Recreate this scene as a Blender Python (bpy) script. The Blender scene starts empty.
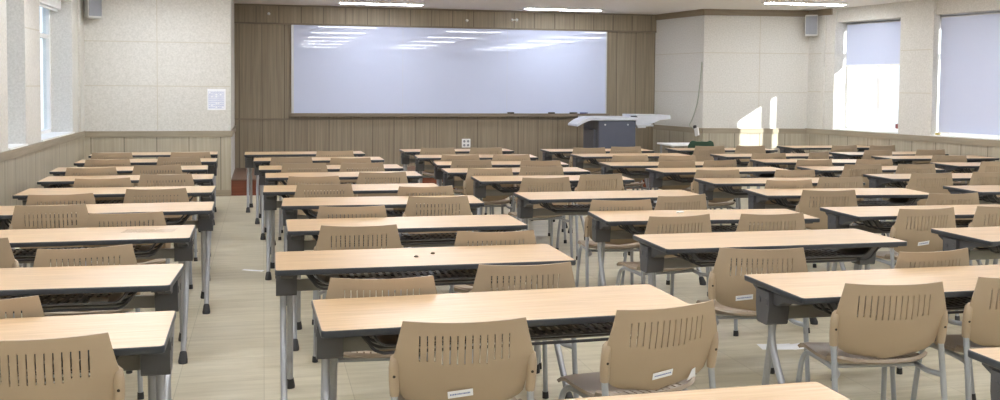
import bpy, bmesh, math, random
from mathutils import Vector, Matrix
random.seed(7)
S = bpy.context.scene
COL = S.collection
R = math.radians

# classroom scene, units are metres; viewer at the origin, front wall towards +Y
LAMP = 22; SKY = .62; SUN = 7; SUND = (-.80,.875,-.44); EXPO = 1.3; BLIND_T = .01
DESKS = {'A1':(-1.079,3.693,0.0121), 'A2':(-1.137,4.773,-0.0465), 'A3':(-1.163,6.09,0.0083), 'A4':(-1.103,7.317,0.014), 'A5':(-1.152,8.511,-0.0147), 'A6':(-1.214,9.639,0.0177), 'A7':(-1.319,10.676,0.0422), 'A8':(-1.273,11.72,0.008), 'A9':(-1.314,12.869,0.0358), 'B0':(0.882,2.348,0.0), 'B1':(0.944,3.802,0.018), 'B2':(0.803,4.986,-0.0076), 'B3':(0.889,6.24,-0.002), 'B4':(0.884,7.456,-0.0447), 'B5':(0.747,8.438,-0.0112), 'B6':(0.765,9.681,0.0039), 'B7':(0.7,10.572,-0.0001), 'B8':(0.638,11.74,-0.0067), 'B9':(0.516,12.783,0.0068), 'C0':(3.077,2.55,-0.025), 'C1':(2.961,3.928,-0.0062), 'C2':(2.894,5.196,-0.0107), 'C3':(2.962,6.243,-0.085), 'C4':(2.764,7.557,-0.0111), 'C5':(2.704,9.005,-0.0472), 'C6':(2.575,9.932,-0.0407), 'C7':(2.636,10.846,-0.0806), 'C8':(2.585,11.936,-0.0705), 'C9':(2.561,13.074,0.0056), 'D2':(4.872,5.096,0.0002), 'D3':(4.76,6.18,-0.0458), 'D4':(4.795,7.433,-0.1104), 'D5':(4.796,8.432,-0.0824), 'D6':(4.783,9.653,-0.0142), 'D7':(4.536,10.489,-0.064), 'D8':(4.645,11.905,-0.0057), 'D9':(4.514,12.866,-0.0298), 'E4':(6.789,7.419,-0.0475), 'E5':(6.768,8.613,-0.0543), 'E6':(6.589,9.597,-0.0603), 'E7':(6.553,10.628,-0.1587), 'E8':(6.505,11.635,-0.0321), 'E9':(6.385,12.855,-0.053), 'F6':(8.549,9.893,-0.0572), 'F7':(8.505,11.01,-0.0551), 'F8':(8.36,11.777,-0.03), 'F9':(8.353,13.189,-0.03)}
CHAIRS = [('A1',0,-0.712,3.365,-0.0032), ('A2',0,-1.053,3.991,0.0685), ('A3',0,-1.519,5.547,-0.0372), ('A3',1,-0.86,5.164,0.1788), ('A4',0,-1.378,6.986,0.014), ('A4',1,-0.84,6.494,0.0369), ('A5',0,-1.438,7.651,0.0896), ('A5',1,-0.806,7.928,0.0236), ('A6',0,-1.333,8.857,0.0832), ('A6',1,-0.847,9.164,0.0109), ('A7',0,-1.602,9.976,0.0843), ('A7',1,-1.027,10.221,0.0473), ('A8',0,-1.606,11.007,0.0288), ('A8',1,-0.907,11.3,0.0148), ('A9',0,-1.713,12.061,-0.0573), ('A9',1,-0.839,12.067,0.0247), ('B1',0,0.682,3.306,-0.081), ('B1',1,1.468,3.372,0.2032), ('B2',0,0.489,4.117,-0.0864), ('B2',1,1.169,4.303,-0.0385), ('B3',0,0.538,5.674,-0.0844), ('B3',1,1.27,5.313,-0.0698), ('B4',0,0.578,6.578,-0.0522), ('B4',1,1.248,7.054,-0.0736), ('B5',0,0.484,8.093,-0.051), ('B5',1,1.274,7.778,-0.0045), ('B6',0,0.433,8.785,-0.0174), ('B6',1,1.081,9.099,0.0083), ('B7',0,0.411,10.242,-0.0001), ('B7',1,1.003,10.22,0.0742), ('B8',0,0.303,11.076,-0.0018), ('B8',1,0.942,10.916,-0.0096), ('B9',0,0.851,12.083,0.0083), ('C1',0,2.583,3.573,-0.118), ('C1',1,3.242,3.586,-0.0792), ('C2',0,2.47,4.494,-0.1922), ('C2',1,3.311,4.264,0.0987), ('C3',0,2.578,5.743,0.1077), ('C3',1,3.219,5.725,-0.0489), ('C4',0,2.512,6.617,-0.1005), ('C4',1,3.079,6.822,0.2133), ('C5',0,2.452,8.353,0.0334), ('C5',1,3.064,8.601,0.1587), ('C6',0,2.175,9.371,-0.0601), ('C6',1,2.745,9.506,-0.0159), ('C7',0,2.215,10.439,0.0428), ('C7',1,2.952,10.26,-0.0897), ('C8',0,2.246,11.221,-0.0585), ('C8',1,2.852,11.171,-0.0516), ('C9',0,2.206,12.522,-0.0056), ('C9',1,2.851,12.511,0.148), ('D3',0,4.427,5.79,0.0215), ('D3',1,5.07,5.806,-0.0511), ('D4',0,4.413,6.966,-0.1404), ('D4',1,5.28,6.594,-0.0333), ('D5',0,4.543,7.798,-0.0252), ('D5',1,5.186,7.996,-0.0219), ('D6',0,4.38,8.876,-0.1063), ('D6',1,5.171,8.767,0.0262), ('D7',0,4.444,9.998,0.0793), ('D7',1,4.996,10.058,0.1836), ('D8',0,4.232,10.873,-0.0192), ('D8',1,4.809,10.816,-0.1297), ('D9',0,4.217,12.33,-0.0106), ('D9',1,4.799,12.487,0.0715), ('E5',0,6.336,8.233,-0.0357), ('E5',1,7.03,8.23,-0.0651), ('E6',0,6.283,9.278,-0.0308), ('E6',1,6.92,9.246,-0.0704), ('E7',0,6.123,9.97,-0.0066), ('E7',1,6.875,9.936,-0.1027), ('E8',0,6.138,11.039,-0.0936), ('E8',1,6.917,11.155,0.4483), ('E9',0,6.044,12.506,0.0137), ('E9',1,6.662,12.491,0.0138), ('F6',0,8.134,9.453,0.0209), ('F7',0,8.227,10.373999999999999,-0.14064), ('F8',0,7.95,11.41,0.0761), ('F8',1,8.77,11.43,0.02), ('F9',0,8.111,12.434,0.1366), ('F9',1,8.677,12.358,0.0987)]

# ---------------------------------------------------------------- materials
def lin(c):
    return tuple((v/255/12.92 if v/255 <= .04045 else ((v/255+.055)/1.055)**2.4) for v in c)+(1,)

def new_mat(name):
    m = bpy.data.materials.new(name); m.use_nodes = True
    nt = m.node_tree; b = nt.nodes['Principled BSDF']
    return m, nt, b

def N(nt, t, **k):
    n = nt.nodes.new(t)
    for a, v in k.items(): setattr(n, a, v)
    return n

def plain(name, rgb, rough=.5, metal=0, noise=0.04, scale=8, coat=0, ior=1.5):
    m, nt, b = new_mat(name)
    c = lin(rgb)
    tc = N(nt, 'ShaderNodeTexCoord'); nz = N(nt, 'ShaderNodeTexNoise'); nz.inputs['Scale'].default_value = scale
    nz.inputs['Detail'].default_value = 4
    nt.links.new(tc.outputs['Object'], nz.inputs['Vector'])
    r = N(nt, 'ShaderNodeValToRGB')
    r.color_ramp.elements[0].position = .3; r.color_ramp.elements[1].position = .7
    r.color_ramp.elements[0].color = tuple(v*(1-noise) for v in c[:3])+(1,)
    r.color_ramp.elements[1].color = tuple(min(1, v*(1+noise)) for v in c[:3])+(1,)
    nt.links.new(nz.outputs['Fac'], r.inputs['Fac']); nt.links.new(r.outputs['Color'], b.inputs['Base Color'])
    b.inputs['Roughness'].default_value = rough; b.inputs['Metallic'].default_value = metal
    b.inputs['IOR'].default_value = ior
    if coat: b.inputs['Coat Weight'].default_value = coat; b.inputs['Coat Roughness'].default_value = .1
    return m

def grained(name, c0, c1, stretch, rough=.4, groove=None, scale=1.0, coat=0, groove_dark=.35, specks=None, bump=.0):
    """streaky wood; groove = list of (axis, spacing, offset, half width)"""
    m, nt, b = new_mat(name)
    tc = N(nt, 'ShaderNodeTexCoord'); mp = N(nt, 'ShaderNodeMapping'); mp.inputs['Scale'].default_value = stretch
    nt.links.new(tc.outputs['Object'], mp.inputs['Vector'])
    nz = N(nt, 'ShaderNodeTexNoise'); nz.inputs['Scale'].default_value = scale; nz.inputs['Detail'].default_value = 6
    nz.inputs['Roughness'].default_value = .6
    nt.links.new(mp.outputs[0], nz.inputs['Vector'])
    r = N(nt, 'ShaderNodeValToRGB')
    r.color_ramp.elements[0].position = .32; r.color_ramp.elements[1].position = .68
    r.color_ramp.elements[0].color = lin(c0); r.color_ramp.elements[1].color = lin(c1)
    nt.links.new(nz.outputs['Fac'], r.inputs['Fac'])
    out = r.outputs['Color']
    if groove:
        sp = N(nt, 'ShaderNodeSeparateXYZ'); nt.links.new(tc.outputs['Object'], sp.inputs[0])
        acc = None
        for ax, spc, off, hw in groove:
            s = N(nt, 'ShaderNodeMath', operation='SUBTRACT'); nt.links.new(sp.outputs[ax], s.inputs[0]); s.inputs[1].default_value = off
            w = N(nt, 'ShaderNodeMath', operation='PINGPONG'); nt.links.new(s.outputs[0], w.inputs[0]); w.inputs[1].default_value = spc/2
            l = N(nt, 'ShaderNodeMath', operation='LESS_THAN'); nt.links.new(w.outputs[0], l.inputs[0]); l.inputs[1].default_value = hw
            if acc is None: acc = l.outputs[0]
            else:
                mx = N(nt, 'ShaderNodeMath', operation='MAXIMUM'); nt.links.new(acc, mx.inputs[0]); nt.links.new(l.outputs[0], mx.inputs[1]); acc = mx.outputs[0]
        mixn = N(nt, 'ShaderNodeMix', data_type='RGBA')
        nt.links.new(acc, mixn.inputs['Factor']); nt.links.new(out, mixn.inputs['A'])
        mixn.inputs['B'].default_value = tuple(v*groove_dark for v in lin(c0)[:3])+(1,)
        out = mixn.outputs['Result']
    if bump:
        bp = N(nt, 'ShaderNodeBump'); bp.inputs['Strength'].default_value = bump; bp.inputs['Distance'].default_value = .004
        nt.links.new(nz.outputs['Fac'], bp.inputs['Height']); nt.links.new(bp.outputs[0], b.inputs['Normal'])
    nt.links.new(out, b.inputs['Base Color'])
    b.inputs['Roughness'].default_value = rough
    if coat: b.inputs['Coat Weight'].default_value = coat; b.inputs['Coat Roughness'].default_value = .12
    return m

def emit(name, rgb, strength):
    m, nt, b = new_mat(name)
    b.inputs['Base Color'].default_value = lin(rgb); b.inputs['Emission Color'].default_value = lin(rgb)
    b.inputs['Emission Strength'].default_value = strength
    return m

M = {}
M['laminate'] = grained('desk_laminate', (178,149,113), (202,173,136), (1.2, 26, 26), rough=.36, scale=2.2)
M['edge'] = plain('desk_edge_band', (54,58,64), .32)
M['plastic'] = plain('desk_bracket_plastic', (80,80,83), .42)
M['tray'] = plain('desk_shelf_plastic', (50,50,53), .45)
M['beam'] = plain('desk_beam_paint', (140,139,133), .4)
M['steel'] = plain('leg_grey_paint', (164,166,170), .32, metal=.35)
M['rubber'] = plain('rubber', (48,48,50), .6)
M['chair'] = plain('chair_tan_plastic', (168,149,125), .42, noise=.03, scale=5)
M['seat'] = plain('chair_seat_plastic', (158,143,126), .45, noise=.03, scale=5)
M['tube'] = plain('chair_tube_paint', (168,172,178), .3, metal=.35)
M['screw'] = plain('screw_dark', (60,52,44), .4, metal=.5)
M['white'] = plain('white_paint', (236,236,234), .4)
M['paper'] = plain('paper', (240,242,246), .7)
M['ceiling'] = plain('ceiling_paint', (232,229,224), .9, noise=.01)
M['wall'] = grained('acoustic_wall_panel', (199,197,190), (218,216,210), (1,1,1), rough=.85, scale=44,
                    groove=None)
M['wood'] = grained('front_wood_panel', (130,118,99), (156,144,122), (22, 22, .55), rough=.5, scale=1.6,
                    groove=[('X', .3585, -.02, .005)], groove_dark=.5)
M['wood_plain'] = grained('front_wood_trim', (114,103,87), (137,125,107), (1.2, 22, 22), rough=.5, scale=1.6)
M['wood_dark'] = grained('cornice_wood', (128,115,96), (146,132,111), (1.2, 18, 18), rough=.5, scale=1.6)
M['wains'] = grained('wainscot_wood', (160,151,133), (181,172,153), (16, 16, .5), rough=.5, scale=1.6,
                    groove=[('X', .43, .11, .006)], groove_dark=.5)
M['cap'] = grained('wainscot_cap', (143,133,114), (160,149,130), (1.2, 18, 18), rough=.45, scale=1.6)
M['board'] = plain('whiteboard_surface', (206,215,241), 0.0, noise=.01, scale=1)
M['alu'] = plain('aluminium', (205,207,210), .3, metal=.6)
M['stage_top'] = grained('stage_floor_wood', (112,86,72), (132,102,86), (1, 14, 14), rough=.4, scale=2)
M['stage_front'] = grained('stage_riser_wood', (104,54,36), (124,68,46), (1, 14, 14), rough=.35, scale=2)
M['podium'] = plain('podium_dark_panel', (84,88,102), .4)
M['podium_side'] = plain('podium_side_panel', (92,95,102), .45)
M['podium_top'] = plain('podium_top_white', (204,207,216), .3)
M['green'] = plain('green_fabric', (46,74,58), .8)
M['speaker'] = plain('speaker_grille', (138,140,146), .55)
M['speaker_case'] = plain('speaker_case', (196,194,190), .5)
M['lamp'] = emit('lamp_diffuser', (246,249,255), LAMP)
M['lamp_front'] = emit('lamp_diffuser_dim', (246,249,255), LAMP*.62)
M['blue_ink'] = plain('blue_ink', (110,130,190), .7)
M['dark'] = plain('dark_plastic', (40,40,44), .5)
M['yellow'] = plain('yellow_plastic', (196,176,96), .5)
M['brick'] = grained('brick_wall', (150,70,58), (170,92,78), (1,1,1), rough=.8, scale=6, groove=[('Z', .3, 0, .02)], groove_dark=1.4)
M['ground'] = plain('outdoor_ground', (150,150,146), .9)
M['crumb'] = plain('crumb', (96,80,64), .8)
M['film'] = None

def floor_mat():
    m, nt, b = new_mat('floor_vinyl_tile')
    tc = N(nt, 'ShaderNodeTexCoord')
    mp = N(nt, 'ShaderNodeMapping'); mp.inputs['Scale'].default_value = (1.0, 7, 1); nt.links.new(tc.outputs['Object'], mp.inputs[0])
    nz = N(nt, 'ShaderNodeTexNoise'); nz.inputs['Scale'].default_value = 2.2; nz.inputs['Detail'].default_value = 7; nz.inputs['Roughness'].default_value = .65
    nt.links.new(mp.outputs[0], nz.inputs['Vector'])
    r = N(nt, 'ShaderNodeValToRGB'); e = r.color_ramp.elements
    e[0].position = .3; e[0].color = lin((184,176,152)); e[1].position = .72; e[1].color = lin((214,207,185))
    nt.links.new(nz.outputs['Fac'], r.inputs['Fac'])
    br = N(nt, 'ShaderNodeTexBrick'); br.offset = 0; br.inputs['Scale'].default_value = 1
    br.inputs['Brick Width'].default_value = .45; br.inputs['Row Height'].default_value = .45; br.inputs['Mortar Size'].default_value = .0018
    br.inputs['Color1'].default_value = (1,1,1,1); br.inputs['Color2'].default_value = (.93,.93,.93,1); br.inputs['Mortar'].default_value = (.66,.65,.62,1)
    nt.links.new(tc.outputs['Object'], br.inputs['Vector'])
    mx = N(nt, 'ShaderNodeMix', data_type='RGBA', blend_type='MULTIPLY'); mx.inputs['Factor'].default_value = 1
    nt.links.new(r.outputs['Color'], mx.inputs['A']); nt.links.new(br.outputs['Color'], mx.inputs['B'])
    nt.links.new(mx.outputs['Result'], b.inputs['Base Color'])
    b.inputs['Roughness'].default_value = .36
    return m
M['floor'] = floor_mat()

def acoustic():
    m = M['wall']; nt = m.node_tree; b = nt.nodes['Principled BSDF']
    nz = [n for n in nt.nodes if n.type == 'TEX_NOISE'][0]
    bp = N(nt, 'ShaderNodeBump'); bp.inputs['Strength'].default_value = .12; bp.inputs['Distance'].default_value = .004
    nt.links.new(nz.outputs['Fac'], bp.inputs['Height']); nt.links.new(bp.outputs[0], b.inputs['Normal'])
acoustic()

def glass():
    m, nt, b = new_mat('window_glass')
    nt.nodes.remove(b); o = nt.nodes['Material Output']
    t = N(nt, 'ShaderNodeBsdfTransparent'); t.inputs[0].default_value = (.94,.97,.97,1)
    g = N(nt, 'ShaderNodeBsdfGlossy'); g.inputs['Roughness'].default_value = .02
    mx = N(nt, 'ShaderNodeMixShader'); mx.inputs[0].default_value = .06; nt.links.new(t.outputs[0], mx.inputs[1]); nt.links.new(g.outputs[0], mx.inputs[2])
    nt.links.new(mx.outputs[0], o.inputs[0])
    return m
M['glass'] = glass()

def film():
    m, nt, b = new_mat('clear_plastic_film')
    nt.nodes.remove(b); o = nt.nodes['Material Output']
    t = N(nt, 'ShaderNodeBsdfTransparent'); g = N(nt, 'ShaderNodeBsdfGlossy'); g.inputs['Roughness'].default_value = .12
    mx = N(nt, 'ShaderNodeMixShader'); mx.inputs[0].default_value = .12
    nt.links.new(t.outputs[0], mx.inputs[1]); nt.links.new(g.outputs[0], mx.inputs[2]); nt.links.new(mx.outputs[0], o.inputs[0])
    return m
M['film'] = film()

def blind():
    m, nt, b = new_mat('roller_blind_fabric')
    nt.nodes.remove(b); o = nt.nodes['Material Output']
    tc = N(nt, 'ShaderNodeTexCoord'); nz = N(nt, 'ShaderNodeTexNoise'); nz.inputs['Scale'].default_value = 180
    nt.links.new(tc.outputs['Object'], nz.inputs['Vector'])
    r = N(nt, 'ShaderNodeValToRGB'); r.color_ramp.elements[0].color = lin((193,201,225)); r.color_ramp.elements[1].color = lin((207,214,236))
    nt.links.new(nz.outputs['Fac'], r.inputs['Fac'])
    d = N(nt, 'ShaderNodeBsdfDiffuse'); t = N(nt, 'ShaderNodeBsdfTranslucent')
    nt.links.new(r.outputs[0], d.inputs[0]); nt.links.new(r.outputs[0], t.inputs[0])
    mx = N(nt, 'ShaderNodeMixShader'); mx.inputs[0].default_value = BLIND_T
    nt.links.new(d.outputs[0], mx.inputs[1]); nt.links.new(t.outputs[0], mx.inputs[2]); nt.links.new(mx.outputs[0], o.inputs[0])
    return m
M['blind'] = blind()

# ---------------------------------------------------------------- mesh helpers
class MB:
    def __init__(s): s.v = []; s.f = []; s.mi = []; s.sm = []
    def add(s, vs, fs, mi=0, smooth=False):
        o = len(s.v); s.v += [tuple(v) for v in vs]
        for f in fs: s.f.append([o+i for i in f]); s.mi.append(mi); s.sm.append(smooth)
        return s
    def box(s, x0, x1, y0, y1, z0, z1, mi=0, rot=None, bev=0):
        vs = [(x,y,z) for x in (x0,x1) for y in (y0,y1) for z in (z0,z1)]
        if bev:
            b = bmesh.new()
            vv = [b.verts.new(v) for v in vs]
            for f in ((0,1,3,2),(4,6,7,5),(0,4,5,1),(2,3,7,6),(0,2,6,4),(1,5,7,3)): b.faces.new([vv[i] for i in f])
            bmesh.ops.bevel(b, geom=b.edges[:], offset=bev, segments=2, affect='EDGES', profile=.5)
            b.verts.index_update()
            vs = [v.co.copy() for v in b.verts]; fs = [[v.index for v in f.verts] for f in b.faces]; b.free()
        else:
            fs = [(0,1,3,2),(4,6,7,5),(0,4,5,1),(2,3,7,6),(0,2,6,4),(1,5,7,3)]
        if rot is not None: vs = [rot @ Vector(v) for v in vs]
        return s.add(vs, fs, mi, False)
    def prism(s, poly, x0, x1, axis='X', mi=0):
        n = len(poly)
        def P(a, b, c): return (c,a,b) if axis == 'X' else ((a,c,b) if axis == 'Y' else (a,b,c))
        vs = [P(a,b,x0) for a,b in poly]+[P(a,b,x1) for a,b in poly]
        fs = [list(range(n))[::-1], list(range(n,2*n))]+[(i,(i+1)%n,n+(i+1)%n,n+i) for i in range(n)]
        return s.add(vs, fs, mi)
    def tube(s, pts, rad, n=10, mi=0, caps=True):
        pts = [Vector(p) for p in pts]; k = len(pts)
        rad = rad if isinstance(rad, (list,tuple)) else [rad]*k
        t0 = (pts[1]-pts[0]).normalized()
        u = t0.orthogonal().normalized(); vs = []
        for i, p in enumerate(pts):
            t = (pts[min(i+1,k-1)]-pts[max(i-1,0)]).normalized()
            u = (u-t*u.dot(t)).normalized(); w = t.cross(u)
            for j in range(n):
                a = 2*math.pi*j/n; vs.append(p+(u*math.cos(a)+w*math.sin(a))*rad[i])
        fs = [(i*n+j, i*n+(j+1)%n, (i+1)*n+(j+1)%n, (i+1)*n+j) for i in range(k-1) for j in range(n)]
        s.add(vs, fs, mi, True)
        if caps:
            s.add([vs[j] for j in range(n)], [list(range(n))[::-1]], mi); s.add([vs[(k-1)*n+j] for j in range(n)], [list(range(n))], mi)
        return s
    def build(s, name, mats, parent=None, bevel=0):
        me = bpy.data.meshes.new(name); me.from_pydata(s.v, [], s.f)
        for m in (mats if isinstance(mats,(list,tuple)) else [mats]): me.materials.append(m)
        for p, mi, sm in zip(me.polygons, s.mi, s.sm): p.material_index = mi; p.use_smooth = sm
        b = bmesh.new(); b.from_mesh(me); bmesh.ops.recalc_face_normals(b, faces=b.faces[:])
        if bevel:
            bmesh.ops.remove_doubles(b, verts=b.verts[:], dist=1e-5)
            bmesh.ops.bevel(b, geom=b.edges[:], offset=bevel, segments=2, affect='EDGES', profile=.5)
        b.to_mesh(me); b.free()
        o = bpy.data.objects.new(name, me); COL.objects.link(o)
        if parent: o.parent = parent
        return o

def smooth_path(pts, n=6):
    """Catmull-Rom through the points"""
    P = [Vector(p) for p in pts]; P = [2*P[0]-P[1]]+P+[2*P[-1]-P[-2]]; out = []
    for i in range(1, len(P)-2):
        for k in range(n):
            t = k/n; a,b,c,d = P[i-1:i+3]
            out.append(.5*((2*b)+(c-a)*t+(2*a-5*b+4*c-d)*t*t+(3*b-a-3*c+d)*t**3))
    out.append(P[-2]); return out

def sheet(name, nu, nv, fn, skip, thick, mat, parent):
    """grid surface with missing faces (slots), given thickness"""
    b = bmesh.new()
    g = [[b.verts.new(fn(i,j)) for i in range(nu)] for j in range(nv)]
    for j in range(nv-1):
        for i in range(nu-1):
            if not skip(i,j): b.faces.new((g[j][i],g[j][i+1],g[j+1][i+1],g[j+1][i]))
    for v in [v for v in b.verts if not v.link_faces]: b.verts.remove(v)
    bmesh.ops.recalc_face_normals(b, faces=b.faces[:])
    bmesh.ops.solidify(b, geom=b.faces[:], thickness=thick)
    bmesh.ops.recalc_face_normals(b, faces=b.faces[:])
    for f in b.faces: f.smooth = False
    me = bpy.data.meshes.new(name); b.to_mesh(me); b.free(); me.materials.append(mat)
    # smooth shading on the broad faces only, sharp at the rims
    for p in me.polygons: p.use_smooth = True
    try: me.set_sharp_from_angle(angle=R(40))
    except Exception: pass
    o = bpy.data.objects.new(name, me); COL.objects.link(o)
    if parent: o.parent = parent
    return o

def tag(o, label=None, cat=None, group=None, kind=None):
    if label: o['label'] = label
    if cat: o['category'] = cat
    if group: o['group'] = group
    if kind: o['kind'] = kind
    return o
def empty(name, loc, rz=0):
    o = bpy.data.objects.new(name, None); COL.objects.link(o); o.location = loc; o.rotation_euler = (0,0,rz); o.empty_display_size = .1
    return o
def copy_tree(o, parent=None):
    c = o.copy(); COL.objects.link(c)
    if parent: c.parent = parent
    for ch in list(o.children): copy_tree(ch, c)
    return c
def struct(mb, name, mat, **k):
    o = mb.build(name, mat, **k); o['kind'] = 'structure'; return o

# ---------------------------------------------------------------- room shell
CZ = 2.885
YB = -4.6                                   # wall behind the viewer
A0 = Vector((8.80, 14.60)); AD = Vector((.1711, -.9853))     # right wall: start at the front corner, direction
AN = Vector((.9853, .1711))                 # outward normal
def rw(s, d=0, z=0):
    p = A0+AD*s+AN*d; return Vector((p.x, p.y, z))
RL = 19.45
END = rw(RL)

P1_, P2_ = rw(-.3,.345), rw(RL,.345)
PLAN = [(-2.77,YB-.2),(P2_.x,YB-.2),(P2_.x,P2_.y),(P1_.x,P1_.y),(7.2,16.5),(-2.77,16.5)]
m = MB(); m.prism(PLAN, -.15, 0, 'Z'); struct(m, 'floor', M['floor'])
m = MB(); m.prism(PLAN, CZ, CZ+.15, 'Z'); struct(m, 'ceiling', M['ceiling'])
m = MB(); m.box(-2.77,P2_.x,YB-.2,YB,0,CZ); struct(m, 'wall_back', M['wall'])

# front wall of wood panels with header
m = MB(); m.box(-.6,7.2,16.33,16.5,0,CZ); struct(m, 'wall_front', M['wood'])
def wallpiece(name, p, q, z0, z1, d, mat, kind='structure', back=0.0):
    """panel between two plan points, local X along it; thickness d towards the room (left of p->q negative)"""
    p = Vector(p); q = Vector(q); L = (q-p).length
    mb = MB(); mb.box(0, L, -d, back, z0, z1); o = mb.build(name, mat)
    o.location = (p.x,p.y,0); o.rotation_euler = (0,0,math.atan2(q.y-p.y,q.x-p.x)); o['kind'] = kind
    return o
FW0, FW1 = (-.45,16.33), (6.80,16.33)
wallpiece('trim_1', FW0, FW1, 2.585, CZ, .035, M['wood'])
wallpiece('trim_2', FW0, FW1, CZ-.028, CZ, .05, M['wood_plain'])
wallpiece('trim_3', FW0, FW1, 2.565, 2.592, .045, M['wood_plain'])
wallpiece('trim_4', FW0, FW1, 1.018, 1.04, .014, M['wood_plain'])

# left front wall (block that closes the stage recess on the left)
m = MB(); m.box(-2.77,-.45,14.4,16.5,0,CZ); struct(m, 'wall_front_left', M['wall'])
LF0, LF1 = (-2.42,14.4), (-.45,14.4)
def panel_seams(name, p, q, zs, xs):
    """recessed-looking joints between the acoustic panels: thin strips standing 2 mm proud"""
    pass
o = wallpiece('trim_5', LF0, LF1, 0, .845, .022, M['wains'])
o = wallpiece('trim_6', LF0, LF1, .845, .93, .034, M['cap'])
o = wallpiece('baseboard_front_left', LF0, LF1, 0, .09, .03, M['cap'])
o = wallpiece('trim_7', (-.45,14.366), (-.45,16.33), .845, .93, .02, M['cap'])

# slanted return wall and right front wall
RT0, RT1 = (6.80,16.33), (7.04,14.86)
RF0, RF1 = (7.04,14.86), (8.80,14.60)
wallpiece('wall_return', RT0, RT1, 0, CZ, 0, M['wall'], back=.15)
wallpiece('wall_front_right', RF0, RF1, 0, CZ, 0, M['wall'], back=.15)
wallpiece('trim_8', RT0, RT1, 0, .845, .022, M['wains'])
wallpiece('trim_9', RT0, RT1, .845, .93, .032, M['cap'])
wallpiece('trim_10', RF0, RF1, 0, .845, .022, M['wains'])
wallpiece('trim_11', RF0, RF1, .845, .93, .032, M['cap'])
wallpiece('trim_12', RT0, RT1, 2.785, CZ, .03, M['wood_dark'])
wallpiece('trim_13', RF0, RF1, 2.785, CZ, .03, M['wood_dark'])
rwp = lambda s: (rw(s).x, rw(s).y)
wallpiece('trim_14', rwp(0), rwp(.55), 2.785, CZ, .03, M['wood_dark'])

# left wall with two deep window openings
LX = -2.42; OPL = [(10.37,11.11),(11.82,13.70)]; ZS, ZL = .94, 2.66; DEP = .30
m = MB()
def lbox(y0,y1,z0,z1): m.box(LX-.345,LX,y0,y1,z0,z1)
lbox(YB,14.5,0,ZS); lbox(YB,14.5,ZL,CZ); ys = [YB]+[v for o in OPL for v in o]+[14.5]
for a,b in zip(ys[::2],ys[1::2]): lbox(a,b,ZS,ZL)
struct(m, 'wall_left', M['wall'])
W0, W1 = (LX,YB), (LX,14.4)
wallpiece('trim_15', W0, W1, 0, .85, .022, M['wains'])
wallpiece('trim_16', W0, W1, .85, .936, .034, M['cap'])
wallpiece('baseboard_left', W0, W1, 0, .09, .03, M['cap'])
m = MB(); m.box(LX,LX+.03,14.12,14.4,.936,CZ); struct(m, 'trim_17', M['wall'])

# right wall (slightly splayed), window openings given as distance along it
OPR = [(.62,1.97),(2.58,5.1),(6.2,8.7)]
m = MB()
def rbox(s0,s1,z0,z1,d0=0,d1=.345,mb=None):
    q = mb or m
    q.add([rw(s,d,z) for s in (s0,s1) for d in (d0,d1) for z in (z0,z1)], [(0,1,3,2),(4,6,7,5),(0,4,5,1),(2,3,7,6),(0,2,6,4),(1,5,7,3)])
rbox(-.2,RL,0,ZS); rbox(.62,RL,ZL,CZ,.045); rbox(-.2,.62,ZL,CZ)
ss = [-.2]+[v for o in OPR for v in o]+[RL]
for a,b in zip(ss[::2],ss[1::2]): rbox(a,b,ZS,ZL)
for a,b in zip(ss[2::2],ss[3::2]): rbox(a,b,ZL,CZ)
struct(m, 'wall_right', M['wall'])
wallpiece('trim_18', rwp(0), rwp(RL), 0, .85, .022, M['wains'])
wallpiece('trim_19', rwp(0), rwp(RL), .85, .936, .034, M['cap'])
wallpiece('trim_20', rwp(.34), rwp(.40), .936, 2.80, .02, M['wall'])

# joints of the acoustic panels: shallow grey beads on the wall faces
def joints(name, p, q, zs, xs, ztop):
    p = Vector(p); q = Vector(q); L = (q-p).length; mb = MB()
    for z in zs: mb.box(0.01,L-.01,-.003,0,z-.006,z+.006)
    for x in xs: mb.box(x-.005,x+.005,-.003,0,.94,ztop)
    o = mb.build(name, M['joint']); o.location = (p.x,p.y,0); o.rotation_euler = (0,0,math.atan2(q.y-p.y,q.x-p.x)); o['kind'] = 'structure'
M['joint'] = plain('panel_joint', (196,190,176), .8)
joints('trim_21', LF0, LF1, [1.559,2.173], [.98], CZ)
joints('trim_22', RF0, RF1, [1.525,2.173], [.95], 2.8)
joints('trim_23', RT0, RT1, [1.525,2.173], [], 2.8)
joints('trim_24', rwp(1.98), rwp(2.57), [1.545,2.168], [], CZ)
joints('trim_25', rwp(.0), rwp(.61), [1.545,2.168], [], 2.8)
joints('trim_26', (LX,11.12), (LX,11.81), [1.559,2.173], [], CZ)

# windows: white frame, mullions, panes
def window(n, org, ang, w, z0, z1, mulls):
    t = empty('window_%d' % n, org, ang); t['kind'] = 'structure'
    mb = MB(); f = .055
    mb.box(0,w,-.04,.04,z0,z0+f); mb.box(0,w,-.04,.04,z1-f,z1); mb.box(0,f,-.04,.04,z0,z1); mb.box(w-f,w,-.04,.04,z0,z1)
    mb.box(0,w,-.035,.035,z0+(z1-z0)*.71,z0+(z1-z0)*.71+.05)
    for u,hw in mulls: mb.box(u-hw,u+hw,-.035,.035,z0,z1)
    mb.build('window_frame', M['white'], t)
    g = MB(); g.box(f*.5,w-f*.5,-.004,.004,z0+.02,z1-.02); g.build('glass_pane', M['glass'], t)
    sl = MB(); sl.box(0,w,-.34,0,z0-.006,z0+.012); 
    return t
for i,(a,b) in enumerate(OPL):     # left wall; local X runs away from the viewer
    window(i+1, (LX-DEP,a,0), R(90), b-a, ZS, ZL, [((b-a)/2,.03)])
rang = math.atan2(AD.y, AD.x)
for i,(a,b) in enumerate(OPR):
    window(i+3, rw(a,.30), rang, b-a, ZS, ZL, [(.68,.04)] if i == 0 else [((b-a)*.5,.035)])
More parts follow.
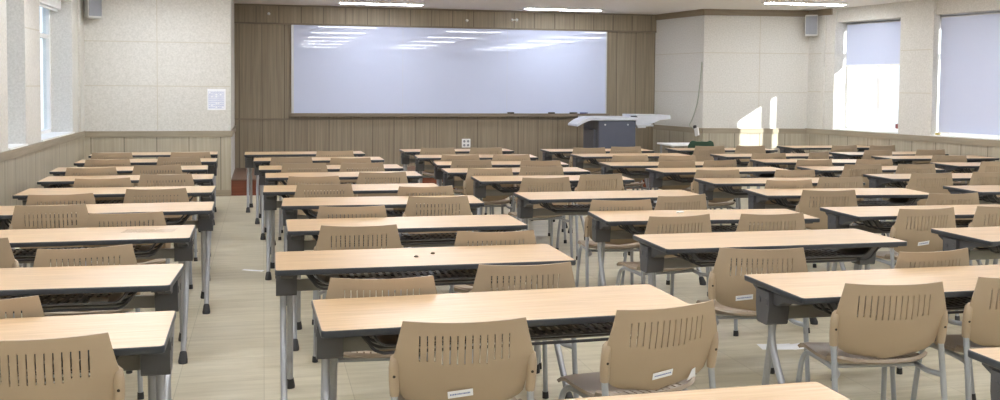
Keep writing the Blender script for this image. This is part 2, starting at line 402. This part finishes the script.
# stone sills
for i,(a,b) in enumerate(OPL):
    m = MB(); m.box(LX-.30,LX+.02,a,b,ZS-.003,ZS+.016); struct(m, 'trim_%d' % (27+i), M['white'])
for i,(a,b) in enumerate(OPR):
    m = MB(); rbox(a,b,ZS-.003,ZS+.016,-.02,.30,m); struct(m, 'trim_%d' % (29+i), M['white'])

# stage platform in the recess
m = MB(); m.box(-.449,5.94,14.42,16.32,.0,.22); m.box(-.449,5.95,14.405,14.43,0,.218,1); m.box(-.449,5.96,14.39,16.32,.218,.232)
o = m.build('stage_platform', [M['stage_top'],M['stage_front']]); o['kind'] = 'structure'

# outside
m = MB(); m.box(-60,60,-40,60,-3.3,-3.2); o = struct(m, 'ground_outside', M['ground'])

# ---------------------------------------------------------------- desk
def make_desk():
    t = empty('folding_desk', (0,0,0))
    L, W = 1.5, .54
    def rr(l, w, r, n=5):
        out = []
        for cx,cy,a0 in ((l/2-r,w/2-r,0),(-l/2+r,w/2-r,90),(-l/2+r,-w/2+r,180),(l/2-r,-w/2+r,270)):
            for k in range(n+1):
                a = R(a0+90*k/n); out.append((cx+r*math.cos(a), cy+r*math.sin(a)))
        return out
    mb = MB(); mb.prism(rr(L-.008,W-.008,.016), .697, .7195, 'Z'); top = mb.build('desktop', M['laminate'], t)
    # edge band: ring with rounded profile
    o1 = rr(L,W,.02); n = len(o1); mb = MB()
    prof = [(-.004,.720),(-.001,.7192),(0,.716),(0,.698),(-.002,.694),(-.012,.6925)]
    vs = []
    for ins,z in prof:
        vs += [(x,y,z) for x,y in rr(L+2*ins,W+2*ins,.02+ins*.5)]
    fs = [(k*n+i,k*n+(i+1)%n,(k+1)*n+(i+1)%n,(k+1)*n+i) for k in range(len(prof)-1) for i in range(n)]
    mb.add(vs, fs, 0, True); mb.build('edge_band', M['edge'], t)
    # brackets and legs
    for sx in (-1,1):
        x = sx*.692; mb = MB()
        poly = [(-.215,.694),(.225,.694),(.22,.678),(.17,.655),(.14,.628),(-.01,.628),(-.06,.655),(-.21,.678)]
        mb.prism(poly, x-.03, x+.03)
        bx = MB(); bx.prism([(.03,.682),(.15,.682),(.15,.61),(.138,.538),(.13,.53),(.05,.53),(.042,.538),(.03,.61)], x-.052, x+.052)
        mb.v += []; mb.add(bx.v, bx.f)
        # pivot discs and a folding lever
        for yy in (.055,.12):
            mb.tube([(x-.055,yy,.635),(x+.055,yy,.635)], .017, 12)
        mb.tube([(x-sx*.05,.04,.668),(x-sx*.1,-.02,.662)], .009, 8)
        mb.build('leg_bracket', M['plastic'], t, bevel=0)
        fr = smooth_path([(x+sx*.016,.066,.56),(x+sx*.016,.06,.47),(x+sx*.016,.025,.38),(x+sx*.016,-.065,.25),(x+sx*.016,-.222,.09),(x+sx*.016,-.258,.045)], 4)
        rl = [(x-sx*.02,.112,.56),(x-sx*.02,.13,.45),(x-sx*.02,.205,.09),(x-sx*.02,.215,.045)]
        for pts in (fr, rl):
            l = MB(); l.tube(pts, .0165, 12); lo = l.build('leg', M['steel'], t)
            p = Vector(pts[-1]); d = (Vector(pts[-1])-Vector(pts[-2])).normalized()
            c = MB(); e = Vector((p.x+d.x*.05,p.y+d.y*.05,.001))
            c.tube([p-d*.012,p,e+Vector((0,0,.012)),e], [.019,.0215,.027,.026], 12); c.build('foot_cap', M['rubber'], lo)
    mb = MB(); mb.box(-.645,.645,.075,.10,.545,.605,bev=.004); mb.build('cross_beam', M['beam'], t)
    # slotted book shelf of dark plastic, curled up at both ends
    nx, ny = 61, 9
    xs = [-.56+1.12*i/(nx-1) for i in range(nx)]
    ysv = [-.20,-.165,-.15,-.085,-.07,-.005,.01,.08,.10]
    def fn(i,j):
        x = xs[i]; e = max(0,abs(x)-.50); z = .622+ (e/.06)**2*.052
        if j == 0: z += .012
        return (x, ysv[j], z)
    def skip(i,j):
        return j in (2,4,6) and i % 2 == 1 and 5 < i < nx-6
    sheet('book_shelf', nx, ny, fn, skip, .006, M['tray'], t)
    mb = MB()
    for y in (-.205,-.12,-.04,.1):
        mb.tube(smooth_path([(-.60,y,.688),(-.575,y,.655),(-.53,y,.615),(-.4,y,.611),(.4,y,.611),(.53,y,.615),(.575,y,.655),(.60,y,.688)],4), .0065, 6)
    mb.build('shelf_rail', M['tray'], t)
    return t

# ---------------------------------------------------------------- chair (back top edge at y = 0, faces +Y)
def make_chair():
    t = empty('lecture_chair', (0,0,0))
    ns = 13; span = .158; swid = .0046
    us = [-1,-.93]
    xs_slots = [-span+2*span*k/(ns-1) for k in range(ns)]
    HB = .232
    for x in xs_slots: us += [(x-swid/2)/HB*1.06, (x+swid/2)/HB*1.06]
    us += [.93,1]; us = sorted(us)
    zs = [.4505,.4525,.456,.462,.471,.483,.498,.516,.535,.56,.60,.632,.645,.655,.69,.738,.755,.772,.785]
    def hw(z):
        if z >= .655: return .250-(z-.655)/.13*.033
        if z >= .636: return .236+(z-.636)/.019*.014
        if z >= .535: return .236-(.66-z)*.10
        k = min(1,(.535-z)/.0855); return max(.03,.2235*(1-k**2.3)**.5)
    def ctr(z):                                # lean and curve of the back in profile
        return .085-(z-.452)/.333*.085-.018*math.sin((z-.452)/.333*math.pi)
    def fn(i,j):
        z = zs[j]; u = us[i]; h = hw(z)
        zz = z
        if j >= len(zs)-4: zz += .006*(u*u)*(1-(len(zs)-1-j)/4)
        x = u*h
        if abs(u) < .78:
            b_ = min(1, max(0, (z-.535)/.06)); x = u*(h*(1-b_)+.219*b_)
        return (x, ctr(z)-.028*(1-u*u)+.004, zz)
    si = {i for i in range(len(us)-1) if any(abs((us[i]+us[i+1])/2-x/HB*1.06) < 1e-6 for x in xs_slots)}
    def skip(i,j): 
        return i in si and zs[j] >= .6315 and zs[j+1] <= .7385 and not (zs[j] < .64 and abs(us[i]) > .45)
    back = sheet('backrest', len(us), len(zs), fn, skip, .007, M['chair'], t)
    # seat
    sx = [-1,-.96,-.85]; 
    slx = [-.165+.33*k/11 for k in range(12)]
    for x in slx: sx += [(x-.004)/.225,(x+.004)/.225]
    sx += [.85,.96,1]; sx = sorted(sx)
    sy = [.055,.075,.095,.12,.185,.25,.33,.41,.455,.485,.495]
    def fs(i,j):
        u = sx[i]; y = sy[j]; w = .222
        z = .425+.012*u*u
        if y < .13: z += (.13-y)**2*4
        if y > .41: z -= ((y-.41)/.085)**2*.028
        z -= .006*math.sin(min(1,max(0,(y-.1)/.3))*math.pi)
        cy = .275; ur = y+(cy-y)/.22*.045*abs(u)**5
        if y < .13: ur += (.13-y)/.075*.035*u*u
        return (u*w, ur, z)
    ssi = {i for i in range(len(sx)-1) if any(abs((sx[i]+sx[i+1])/2-x/.225) < 1e-6 for x in slx)}
    sheet('seat', len(sx), len(sy), fs, lambda i,j: i in ssi and .11 < sy[j] < .18, .014, M['seat'], t)
    # tan side sleeves holding the back
    for s in (-1,1):
        mb = MB()
        pts = [(s*.233,.036,.668),(s*.243,.032,.655),(s*.2455,.034,.62),(s*.2445,.042,.57),(s*.242,.046,.53),(s*.242,.048,.518)]
        mb.tube(pts, [.009,.016,.0185,.0185,.018,.0165], 12)
        for yy,zz in ((.020,.592),): mb.tube([(s*.245,yy+.004,zz),(s*.245,yy-.0005,zz-.0005)], .0055, 8, mi=1)
        mb.build('back_bracket', [M['chair'],M['screw']], t)
        # rear leg
        l = MB(); rear = [(s*.242,.046,.56),(s*.242,.043,.5),(s*.244,.025,.38),(s*.25,-.022,.02)]
        l.tube(rear, .0125, 10); lo = l.build('leg', M['tube'], t)
        c = MB(); c.tube([(s*.25,-.02,.035),(s*.2505,-.023,.0005)], [.0155,.017], 10); c.build('foot_cap', M['rubber'], lo)
        # front leg: leaves the rear leg, runs below the seat and bends down
        l = MB(); fr = smooth_path([(s*.245,.027,.385),(s*.225,.05,.386),(s*.205,.085,.388),(s*.198,.15,.395),(s*.198,.33,.398),(s*.200,.40,.385),(s*.205,.435,.34),(s*.212,.455,.22),(s*.222,.475,.02)],5)
        l.tube(fr, .0125, 10); lo = l.build('leg', M['tube'], t)
        c = MB(); c.tube([(s*.221,.474,.035),(s*.2225,.4755,.0005)], [.0155,.017], 10); c.build('foot_cap', M['rubber'], lo)
    mb = MB(); mb.tube([(-.198,.16,.394),(.198,.16,.394)], .010, 8); mb.tube([(-.198,.34,.397),(.198,.34,.397)], .010, 8)
    mb.build('seat_crossbar', M['tube'], t)
    return t

ORD = ['first','second','third','fourth','fifth','sixth','seventh','eighth','ninth','tenth']
COLN = {'A':'leftmost desk column','B':'second desk column from left','C':'third desk column from left','D':'fourth desk column from left','E':'fifth desk column from left','F':'rightmost desk column'}
def row(n): return ORD[9-int(n[1])]

proto_desk = make_desk(); proto_chair = make_chair()
first = True
for n,(x,y,th) in DESKS.items():
    o = proto_desk if first else copy_tree(proto_desk); first = False
    o.location = (x,y,0); o.rotation_euler = (0,0,th)
    tag(o, 'wood-topped grey folding desk, %s from the whiteboard in %s' % (row(n), COLN[n[0]].replace('desk column','column')), 'desk', 'folding desks in rows')
first = True
SEAT = {('A1',0):'right',('A2',0):'only visible',('B9',0):'only',('F6',0):'only visible',('F7',0):'only'}
STICK = {('B1',0):[(-.012,.522)],('B1',1):[(.0,.522)],('C2',0):[(-.08,.53)],('D3',0):[(-.012,.545)]}
for n,k,x,y,th in CHAIRS:
    o = proto_chair if first else copy_tree(proto_chair); first = False
    o.location = (x,y,0); o.rotation_euler = (0,0,th)
    seat = SEAT.get((n,k), 'left' if k == 0 else 'right')
    lab = 'tan slotted chair, %s seat, %s desk from whiteboard in %s' % (seat, row(n), COLN[n[0]].replace('desk column','column'))
    if (n,k) in STICK: lab = lab.replace('tan slotted chair','tan chair with white sticker')
    tag(o, lab, 'chair', 'tan lecture chairs at the desks')
    o['_key'] = n+str(k)
chair_of = {}
for o in list(COL.objects):
    if '_key' in o: chair_of[o['_key']] = o; del o['_key']

def surf_y(z):  # rear face of the back at its centre
    return .085-(z-.452)/.333*.085-.018*math.sin((z-.452)/.333*math.pi)-.024
for (n,k),lst in STICK.items():
    ch = chair_of[n+str(k)]
    for sx_,sz_ in lst:
        mb = MB(); w, h = .045, .0145
        dy = (surf_y(sz_+.01)-surf_y(sz_-.01))/.02
        rot = Matrix.Translation((sx_, surf_y(sz_)-.0085, sz_)) @ Matrix.Rotation(R(-6),4,'Y') @ Matrix.Rotation(math.atan2(-dy,1),4,'X')
        mb.box(-w,w,-.0008,.0008,-h,h,0,rot=rot)
        xx = -w+.008                       # a printed line of small blue characters
        while xx < w-.01:
            ww = random.choice((.003,.004,.005)); mb.box(xx,xx+ww,-.0012,-.0007,-.0032,.0032,1,rot=rot); xx += ww+.0018
        mb.build('sticker', [M['paper'],M['blue_ink']], ch)
ch = chair_of['B11']
mb = MB(); z0 = .50; dz_ = (surf_y(z0+.01)-surf_y(z0-.01))/.02; rot = Matrix.Translation((.152, surf_y(z0)+.003, z0)) @ Matrix.Rotation(R(9),4,'Z') @ Matrix.Rotation(math.atan2(-dz_,1),4,'X')
mb.prism([(-.018,-.028),(.02,-.012),(.004,.03),(-.01,.024)], -.0008, .0008, 'Y'); 
mb.v = [tuple(rot @ Vector(v)) for v in mb.v]; mb.build('torn_sticker', M['paper'], ch)

# ---------------------------------------------------------------- ceiling lights
def make_light():
    t = empty('ceiling_light', (0,0,CZ))
    l, w = 1.32, .19
    mb = MB(); mb.box(-l/2,l/2,-w/2,w/2,-.018,0); mb.prism([(-w/2-.012,0),(w/2+.012,0),(w/2,-.022),(-w/2,-.022)], -l/2-.012, l/2+.012)
    mb.build('light_housing', M['white'], t)
    d = MB(); d.prism([(-w/2+.02,-.022),(w/2-.02,-.022),(w/2-.025,-.030),(-w/2+.025,-.030)], -l/2+.025, l/2-.025); d.build('diffuser', M['lamp'], t)
    return t
LX3 = [1.80, 4.82, 7.90, -1.25]; LY3 = [[15.36,13.2,10.75,8.3,5.85,3.45,1.25,-1.2],[15.5,12.72,9.97,7.05,4.4,1.55,-.9],[15.3,13.22,10.8,8.4,6.0,3.6,1.2,-1.2],[13.2,13.2,10.75,8.3,5.85,3.45,1.25,-1.2]]  # last entry of each row: unseen light added behind viewer to brighten chair backs
NAMES = ['row above left whiteboard half','row above right whiteboard half','row by the right windows','row by the left windows']
pl = None
for ci,lx in enumerate(LX3):
    for ri,ly in reversed(list(enumerate(LY3[ci]))):
        if ci >= 2 and ri == 0: continue
        o = make_light() if pl is None else copy_tree(pl)
        if pl is None: pl = o
        o.location = (lx,ly,CZ)
        if ri == 0:
            for ch in o.children:
                if ch.name.startswith('diffuser'): ch.data = ch.data.copy(); ch.data.materials[0] = M['lamp_front']
        tag(o, 'fluorescent ceiling light, %s from front wall in %s' % (ORD[ri if ci < 2 else ri-1], NAMES[ci]), 'ceiling light', 'fluorescent ceiling lights')

# ---------------------------------------------------------------- whiteboard
t = tag(empty('whiteboard', (3.17,16.33,0)), 'wide glossy whiteboard on the front wood-panelled wall', 'whiteboard')
hw_ = 2.69; b0, b1 = 1.12, 2.565
m = MB(); m.box(-hw_,hw_,-.030,-.012,b0,b1); m.build('writing_surface', M['board'], t)
m = MB()
m.box(-hw_-.035,-hw_,-.036,-.0,b0-.0,b1+.0); m.box(hw_,hw_+.02,-.036,-.0,b0,b1); m.box(-hw_-.035,hw_+.02,-.036,0,b1,b1+.014)
m.box(-hw_-.035,hw_+.02,-.02,-.0,b0-.02,b0)
m.build('board_frame', M['alu'], t)
m = MB(); m.box(-hw_-.06,hw_+.06,-.09,-.0,b0-.05,b0+.006); m.build('marker_tray', M['wood_plain'], t)
m = MB()
for x in (-.9,.9): m.box(x-.0015,x+.0015,-.0305,-.0295,b0,b1)
m.build('panel_joint', M['alu'], t)
def on_tray(nm, x, mat, w, h, label, cat):
    mb = MB()
    if nm == 'board_eraser': mb.box(-w/2,w/2,-.025,.025,.003,h,bev=.004); mb.box(-w/2,w/2,-.025,.025,0,.006,1)
    else: mb.tube([(-w/2,0,h/2),(w*.3,0,h/2),(w*.3,0,h/2),(w/2,0,h/2)], [h/2,h/2,h/2*.85,h/2*.85], 10)
    o = mb.build(nm, [mat, M['dark']]); o.location = (x,16.33-.072,b0+.0065); tag(o, label, cat); return o
on_tray('board_eraser', 4.13, M['dark'], .11, .022, 'dark eraser on the whiteboard tray, left one of two', 'eraser')
on_tray('board_eraser', 4.86, M['dark'], .11, .022, 'dark eraser on the whiteboard tray, right one of two', 'eraser')
on_tray('board_marker', 5.26, M['dark'], .14, .022, 'dark marker lying on the whiteboard tray near its right end', 'marker')
M['blue'] = plain('blue_plastic', (70,84,150), .4)
on_tray('board_marker', 5.45, M['blue'], .14, .022, 'blue marker lying on the whiteboard tray near its right end', 'marker')

# small white ceiling-side fittings on the wood header
for i,(px,pz,lab) in enumerate([(.09,2.735,'small white fitting on wood header near its left end'),(3.36,2.70,'small white fitting on wood header, above whiteboard middle'),(4.15,2.73,'small white double fitting on wood header right of whiteboard middle')]):
    mb = MB(); mb.tube([(0,0,0),(0,-.02,0),(0,-.035,0)], [.024,.022,.010], 12)
    if i == 2: mb.tube([(.08,0,.0),(.08,-.02,.0),(.08,-.04,-.01)], [.026,.024,.012], 12); mb.box(0,.08,-.012,0,-.008,.008)
    o = mb.build('wall_fitting', M['white']); o.location = (px,16.294,pz); tag(o, lab, 'fitting')

# outlet plate under the board
t = tag(empty('wall_socket', (3.365,16.33,.615)), 'white square wall socket plate under the whiteboard', 'socket')
m = MB(); m.box(-.075,.075,-.012,0,-.075,.075,bev=.004); m.build('cover_plate', M['white'], t)
for sx_ in (-1,1):
    for sz_ in (-1,1):
        m = MB(); m.tube([(sx_*.033,-.011,sz_*.033),(sx_*.033,-.014,sz_*.033)], .021, 14); m.build('socket_hole', M['speaker'], t)

# timetable on the left front wall
t = tag(empty('wall_timetable', (-.645,14.4,1.375)), 'white printed timetable sheet on left front wall', 'paper')
m = MB(); m.box(-.125,.125,-.003,0,-.15,.15); m.build('sheet', M['paper'], t)
m = MB()
for i in range(8): m.box(-.108+.03*i-.001,-.108+.03*i+.001,-.0042,-.0032,-.125,.115)
for i in range(9): m.box(-.108,.102,-.0042,-.0032,-.125+.03*i-.001,-.125+.03*i+.001)
for i in range(7):
    for j in range(8):
        if random.random() < .75: m.box(-.102+.03*i,-.102+.03*i+.018,-.0042,-.0032,-.116+.03*j,-.116+.03*j+.006)
m.build('printed_grid', M['blue_ink'], t)

# ---------------------------------------------------------------- wall speakers
def speaker(loc, rz, label):
    t = tag(empty('wall_speaker', loc, rz), label, 'speaker', 'wall speakers'); t.rotation_euler = (R(0),0,rz)
    mb = MB(); mb.prism([(-.10,-.085),(.10,-.085),(.078,.085),(-.078,.085)], -.17, .17, 'Z'); mb.build('speaker_cabinet', M['speaker_case'], t, bevel=.008)
    g = MB(); g.box(-.088,.088,-.097,-.084,-.145,.15,bev=.004); g.build('speaker_grille', M['speaker'], t)
    b = MB(); b.tube([(0,.08,.02),(0,.15,.02)], .018, 10); b.box(-.04,.04,.14,.155,-.03,.07); b.build('mounting_bracket', M['dark'], t)
    return t
speaker((-2.255,14.24,2.645), R(35), 'grey wall speaker in the upper left corner above the wainscot')
speaker((8.72,14.40,2.625), R(-28), 'grey wall speaker high in the corner beside the right windows')

# ---------------------------------------------------------------- roller blinds
def roller(s0, s1, d, zb, label, chain=True):
    L = s1-s0; o = rw(s0, d); t = tag(empty('roller_blind', o, rang), label, 'blind')
    mb = MB(); mb.tube([(0,.0,ZL-.045),(L,.0,ZL-.045)], .032, 14); mb.box(0,L,-.045,.04,ZL-.012,ZL-.001); mb.build('roller_tube', M['alu'], t)
    f = MB(); f.box(.012,L-.012,-.0335,-.0315,zb,ZL-.045); f.build('blind_fabric', M['blind'], t)
    b = MB(); b.tube([(.01,-.0325,zb),(L-.01,-.0325,zb)], .012, 10); b.build('bottom_bar', M['white'], t)
    return t
roller(.65,1.94,.24,1.97,'lavender roller blind half lowered over the far right window')
t = roller(2.592,5.09,.15,.985,'lavender roller blind fully lowered over the nearer right window')
m = MB(); m.tube([(.22,-.035,.975),(.24,-.06,.975),(.38,-.06,.975),(.40,-.035,.975)], .012, 8); m.build('pull_handle', M['white'], t)
roller(6.28,8.66,.15,1.2,'lavender roller blind of the third right window')
o = MB(); o.box(-.035,.035,-.025,.025,0,.03,bev=.006); o = o.build('sponge', M['yellow']); p = rw(2.66,.05); o.location = (p.x,p.y,ZS+.0165); o.rotation_euler = (0,0,.4)
tag(o, 'small yellow sponge on the right window sill below the lowered blind', 'sponge')
# rolled-up blind of the left window
t = tag(empty('roller_blind', (LX-.17,11.85,0), R(90)), 'white rolled-up blind at the top of the left window', 'blind')
m = MB(); m.box(0,1.82,-.05,.05,ZL-.12,ZL-.001,bev=.008); m.build('blind_cassette', M['white'], t)
m = MB(); m.tube([(.02,0,ZL-.14),(1.8,0,ZL-.14)], .014, 10); m.build('bottom_bar', M['white'], t)

# ---------------------------------------------------------------- lectern on the stage
t = tag(empty('lectern', (5.35,14.95,.232)), 'dark grey lectern with white fold-out top on the stage', 'lectern')
Z = lambda z: z-.232
m = MB(); m.box(-.09,.55,.0,.75,0,Z(1.05)); m.build('cabinet', M['podium_side'], t)
m = MB(); m.box(-.085,.545,-.02,.0,.03,Z(1.045),bev=.004); m.build('front_panel', M['podium'], t)
for x in (.0,.39):
    k = MB(); k.tube([(x+.02,-.018,Z(.985)),(x+.02,-.026,Z(.985))], .014, 12); k.build('lock', M['alu'], t)
m = MB(); m.box(-.21,.56,-.05,.70,Z(1.055),Z(1.105),bev=.008); m.build('lectern_top', M['podium_top'], t)
m = MB(); prof = [(-.20,1.062),(-.28,1.045),(-.36,1.01),(-.46,.955),(-.475,.965),(-.465,.995),(-.38,1.055),(-.29,1.09),(-.20,1.106)]
m.prism([(x,Z(z)) for x,z in prof], -.05, .42, 'Y'); m.build('left_wing', M['podium_top'], t)
m = MB(); m.prism([(.555,Z(1.145)),(1.16,Z(1.14)),(1.165,Z(1.075)),(.98,Z(1.06)),(.80,Z(.985)),(.56,Z(.985))], .0, .62, 'Y'); m.build('right_wing', M['podium_top'], t)
m = MB(); m.box(.56,.86,-.02,.3,Z(.955),Z(.985),bev=.004); m.box(.58,.72,-.03,.25,Z(.93),Z(.955)); m.build('keyboard_drawer', M['alu'], t)
m = MB(); m.tube([(.555,-.03,Z(1.11)),(.555,.2,Z(1.11))], .016, 10); m.build('hinge', M['dark'], t)
m = MB(); m.box(-.13,-.09,.12,.6,.25,Z(.9)); m.build('side_panel', M['podium_side'], t)

# white side table and green chair at the right front
t = tag(empty('side_table', (6.40,14.10,0)), 'white-topped side table at the right front by the return wall', 'table')
m = MB(); m.box(-.36,.34,-.28,.28,.70,.725,bev=.005); m.build('tabletop', M['white'], t)
for x in (-.31,.29):
    for y in (-.23,.23):
        k = MB(); k.tube([(x,y,.70),(x,y,.0)], .016, 10); k.build('leg', M['steel'], t)
t = tag(empty('upholstered_chair', (6.24,13.27,0)), 'dark green upholstered chair in front of the white side table', 'chair')
def gfn(i,j):
    u = -1+2*i/12; z = [.55,.57,.62,.70,.77,.80,.81][j]; w = [.17,.19,.2,.2,.195,.175,.14][j]
    return (u*w, -.02*(1-u*u)-.05*(z-.55)/.26, z-.015*u*u*(1 if j > 3 else 0))
sheet('backrest', 13, 7, gfn, lambda i,j: False, .035, M['green'], t)
m = MB(); m.box(-.21,.21,.03,.44,.42,.475,bev=.02); m.build('seat', M['green'], t)
for s_ in (-1,1):
    k = MB(); k.tube([(s_*.18,-.0,.70),(s_*.19,.01,.42),(s_*.2,-.03,0)], .012, 8); k.build('leg', M['tube'], t)
    k = MB(); k.tube([(s_*.19,.02,.41),(s_*.19,.38,.41),(s_*.2,.42,.0)], .012, 8); k.build('leg', M['tube'], t)

# cable and switch on the return wall
ru = (Vector(RT1)-Vector(RT0)).normalized(); rn = Vector((ru.y,-ru.x))
if rn.x > 0: rn = -rn
def rt(u, d, z): p = Vector(RT0)+ru*u+rn*d; return Vector((p.x,p.y,z))
m = MB(); m.tube(smooth_path([rt(1.46,.012,2.02),rt(1.42,.012,1.7),rt(1.35,.013,1.35),rt(1.22,.014,1.08),rt(1.16,.03,.97),rt(1.25,.04,.93),rt(1.33,.045,.90)],5), .0075, 8)
o = m.build('hanging_cable', plain('cable_grey_green', (168,174,156), .5)); tag(o, 'thin grey-green cable hanging down the slanted return wall', 'cable')
t = tag(empty('wall_switch', rt(1.40,.034,.88), math.atan2(-rn.x,rn.y)+math.pi*0), 'white switch box hanging at the end of the wall cable', 'switch')
t.rotation_euler = (0, R(-14), math.atan2(ru.y,ru.x))
m = MB(); m.box(-.05,.05,-.03,.0,-.085,.05,bev=.006); m.build('switch_box', M['white'], t)
m = MB(); m.box(-.055,-.005,-.04,-.0,.05,.10,bev=.006); m.build('plug', M['dark'], t)

# ---------------------------------------------------------------- small things
def paper(loc, w, h, rz, label, mat='paper', nm='paper_sheet', cat='paper'):
    mb = MB(); n = 6
    vs = [(-w/2+w*i/n, -h/2+h*j/n, .0012+.004*max(0,(i-3)/3)**2*(j/n)) for j in range(n+1) for i in range(n+1)]
    fs = [(j*(n+1)+i,j*(n+1)+i+1,(j+1)*(n+1)+i+1,(j+1)*(n+1)+i) for j in range(n) for i in range(n)]
    b2 = [(x,y,z-.0008) for x,y,z in vs]; k = len(vs)
    mb.add(vs+b2, fs+[tuple(k+q for q in f[::-1]) for f in fs], 0, True)
    o = mb.build(nm, M[mat]); o.location = loc; o.rotation_euler = (0,0,rz); return tag(o, label, cat)
paper((3.09,5.42,.0), .21, .13, R(-12), 'white paper on floor left of the front right chair, left sheet')
paper((3.24,5.40,.0), .16, .12, R(6), 'white paper on floor left of the front right chair, right sheet')
paper((-.09,8.60,.0), .20, .05, R(-30), 'small white paper scrap on the left aisle floor')

def at_desk(n, dx, dy, z=.7197):
    x,y,th = DESKS[n]; c,s = math.cos(th), math.sin(th); return (x+c*dx-s*dy, y+s*dx+c*dy, z)
paper(at_desk('B2',-.30,-.12,.6285), .10, .07, R(15), 'small white paper on shelf under the eighth desk, second column from left')
paper(at_desk('A2',.42,-.1,.6285), .08, .12, R(5), 'white note pad on shelf under the eighth desk, leftmost column', nm='note_pad', cat='note pad')
paper(at_desk('A3',.36,-.1,.6285), .12, .14, R(-5), 'white paper on shelf under the seventh desk, leftmost column')
paper(at_desk('A3',.50,.05), .30, .14, R(-8), 'clear plastic film lying on the seventh desk, leftmost column', mat='film', nm='plastic_film', cat='film')
for dx,dy,lab in ((-.04,-.03,'small dark crumb on the eighth desk of second column, left one'),(.06,.05,'small dark crumb on the eighth desk of second column, right one')):
    mb = MB(); mb.tube([(0,0,0),(0,0,.004),(0,0,.009)], [.009,.013,.006], 8); o = mb.build('crumb', M['crumb'])
    o.location = at_desk('B2',dx,dy,.7203); tag(o, lab, 'crumb')
mb = MB(); mb.box(-.03,.03,-.012,.012,0,.012,bev=.003); o = mb.build('eraser', M['white']); o.location = at_desk('C3',-.12,.1,.7203); o.rotation_euler = (0,0,.5)
tag(o, 'small white eraser on the seventh desk of third column from left', 'eraser')

# brick building outside the far right window
t = tag(empty('brick_building', (31.9,38.0,-3.2)), 'red brick building outside the far right window', 'building')
m = MB(); m.box(-3,3,-2,2,0,2.9); m.build('building_wall', M['brick'], t)
m = MB(); m.box(-3.1,3.1,-2.1,2.1,2.9,3.15); m.build('building_roof', M['brick'], t)

# ---------------------------------------------------------------- light, camera
sun = bpy.data.lights.new('sun', 'SUN'); sun.energy = SUN; sun.angle = R(.6); sun.color = (1,.98,.94)
so = bpy.data.objects.new('sun', sun); COL.objects.link(so); so.location = (14,10,8)
so.rotation_euler = Vector(SUND).to_track_quat('-Z','Y').to_euler()
w = bpy.data.worlds.new('sky'); S.world = w; w.use_nodes = True
nt = w.node_tree; bg = nt.nodes['Background']
tc = N(nt,'ShaderNodeTexCoord'); sp = N(nt,'ShaderNodeSeparateXYZ'); nt.links.new(tc.outputs['Generated'], sp.inputs[0])
r = N(nt,'ShaderNodeValToRGB'); r.color_ramp.elements[0].position = .0; r.color_ramp.elements[0].color = (.86,.92,1,1)
r.color_ramp.elements[1].position = .7; r.color_ramp.elements[1].color = (.45,.62,1,1)
nt.links.new(sp.outputs['Z'], r.inputs[0]); nt.links.new(r.outputs[0], bg.inputs[0]); bg.inputs[1].default_value = SKY

cam = bpy.data.cameras.new('camera'); co = bpy.data.objects.new('camera', cam); COL.objects.link(co); S.camera = co
co.location = (0,0,1.608)
co.rotation_euler = (Matrix.Rotation(-0.237907,4,'Z') @ Matrix.Rotation(math.pi/2-0.0441869,4,'X') @ Matrix.Rotation(0.0080950,4,'Z')).to_euler()
cam.sensor_width = 36; cam.sensor_fit = 'HORIZONTAL'; cam.lens = 976.41*36/1000; cam.shift_y = -(200-128.49)/1000; cam.clip_start = .05
S.view_settings.view_transform = 'Standard'; S.view_settings.look = 'None'
S.view_settings.gamma = 1; S.view_settings.use_curve_mapping = False; S.view_settings.exposure = EXPO
S.cycles.max_bounces = 10; S.cycles.diffuse_bounces = 6; S.cycles.glossy_bounces = 4; S.cycles.transparent_max_bounces = 12
S.cycles.sample_clamp_indirect = 6; S.cycles.caustics_reflective = False; S.cycles.caustics_refractive = False
S.cycles.blur_glossy = 0.0; S.cycles.use_denoising = True
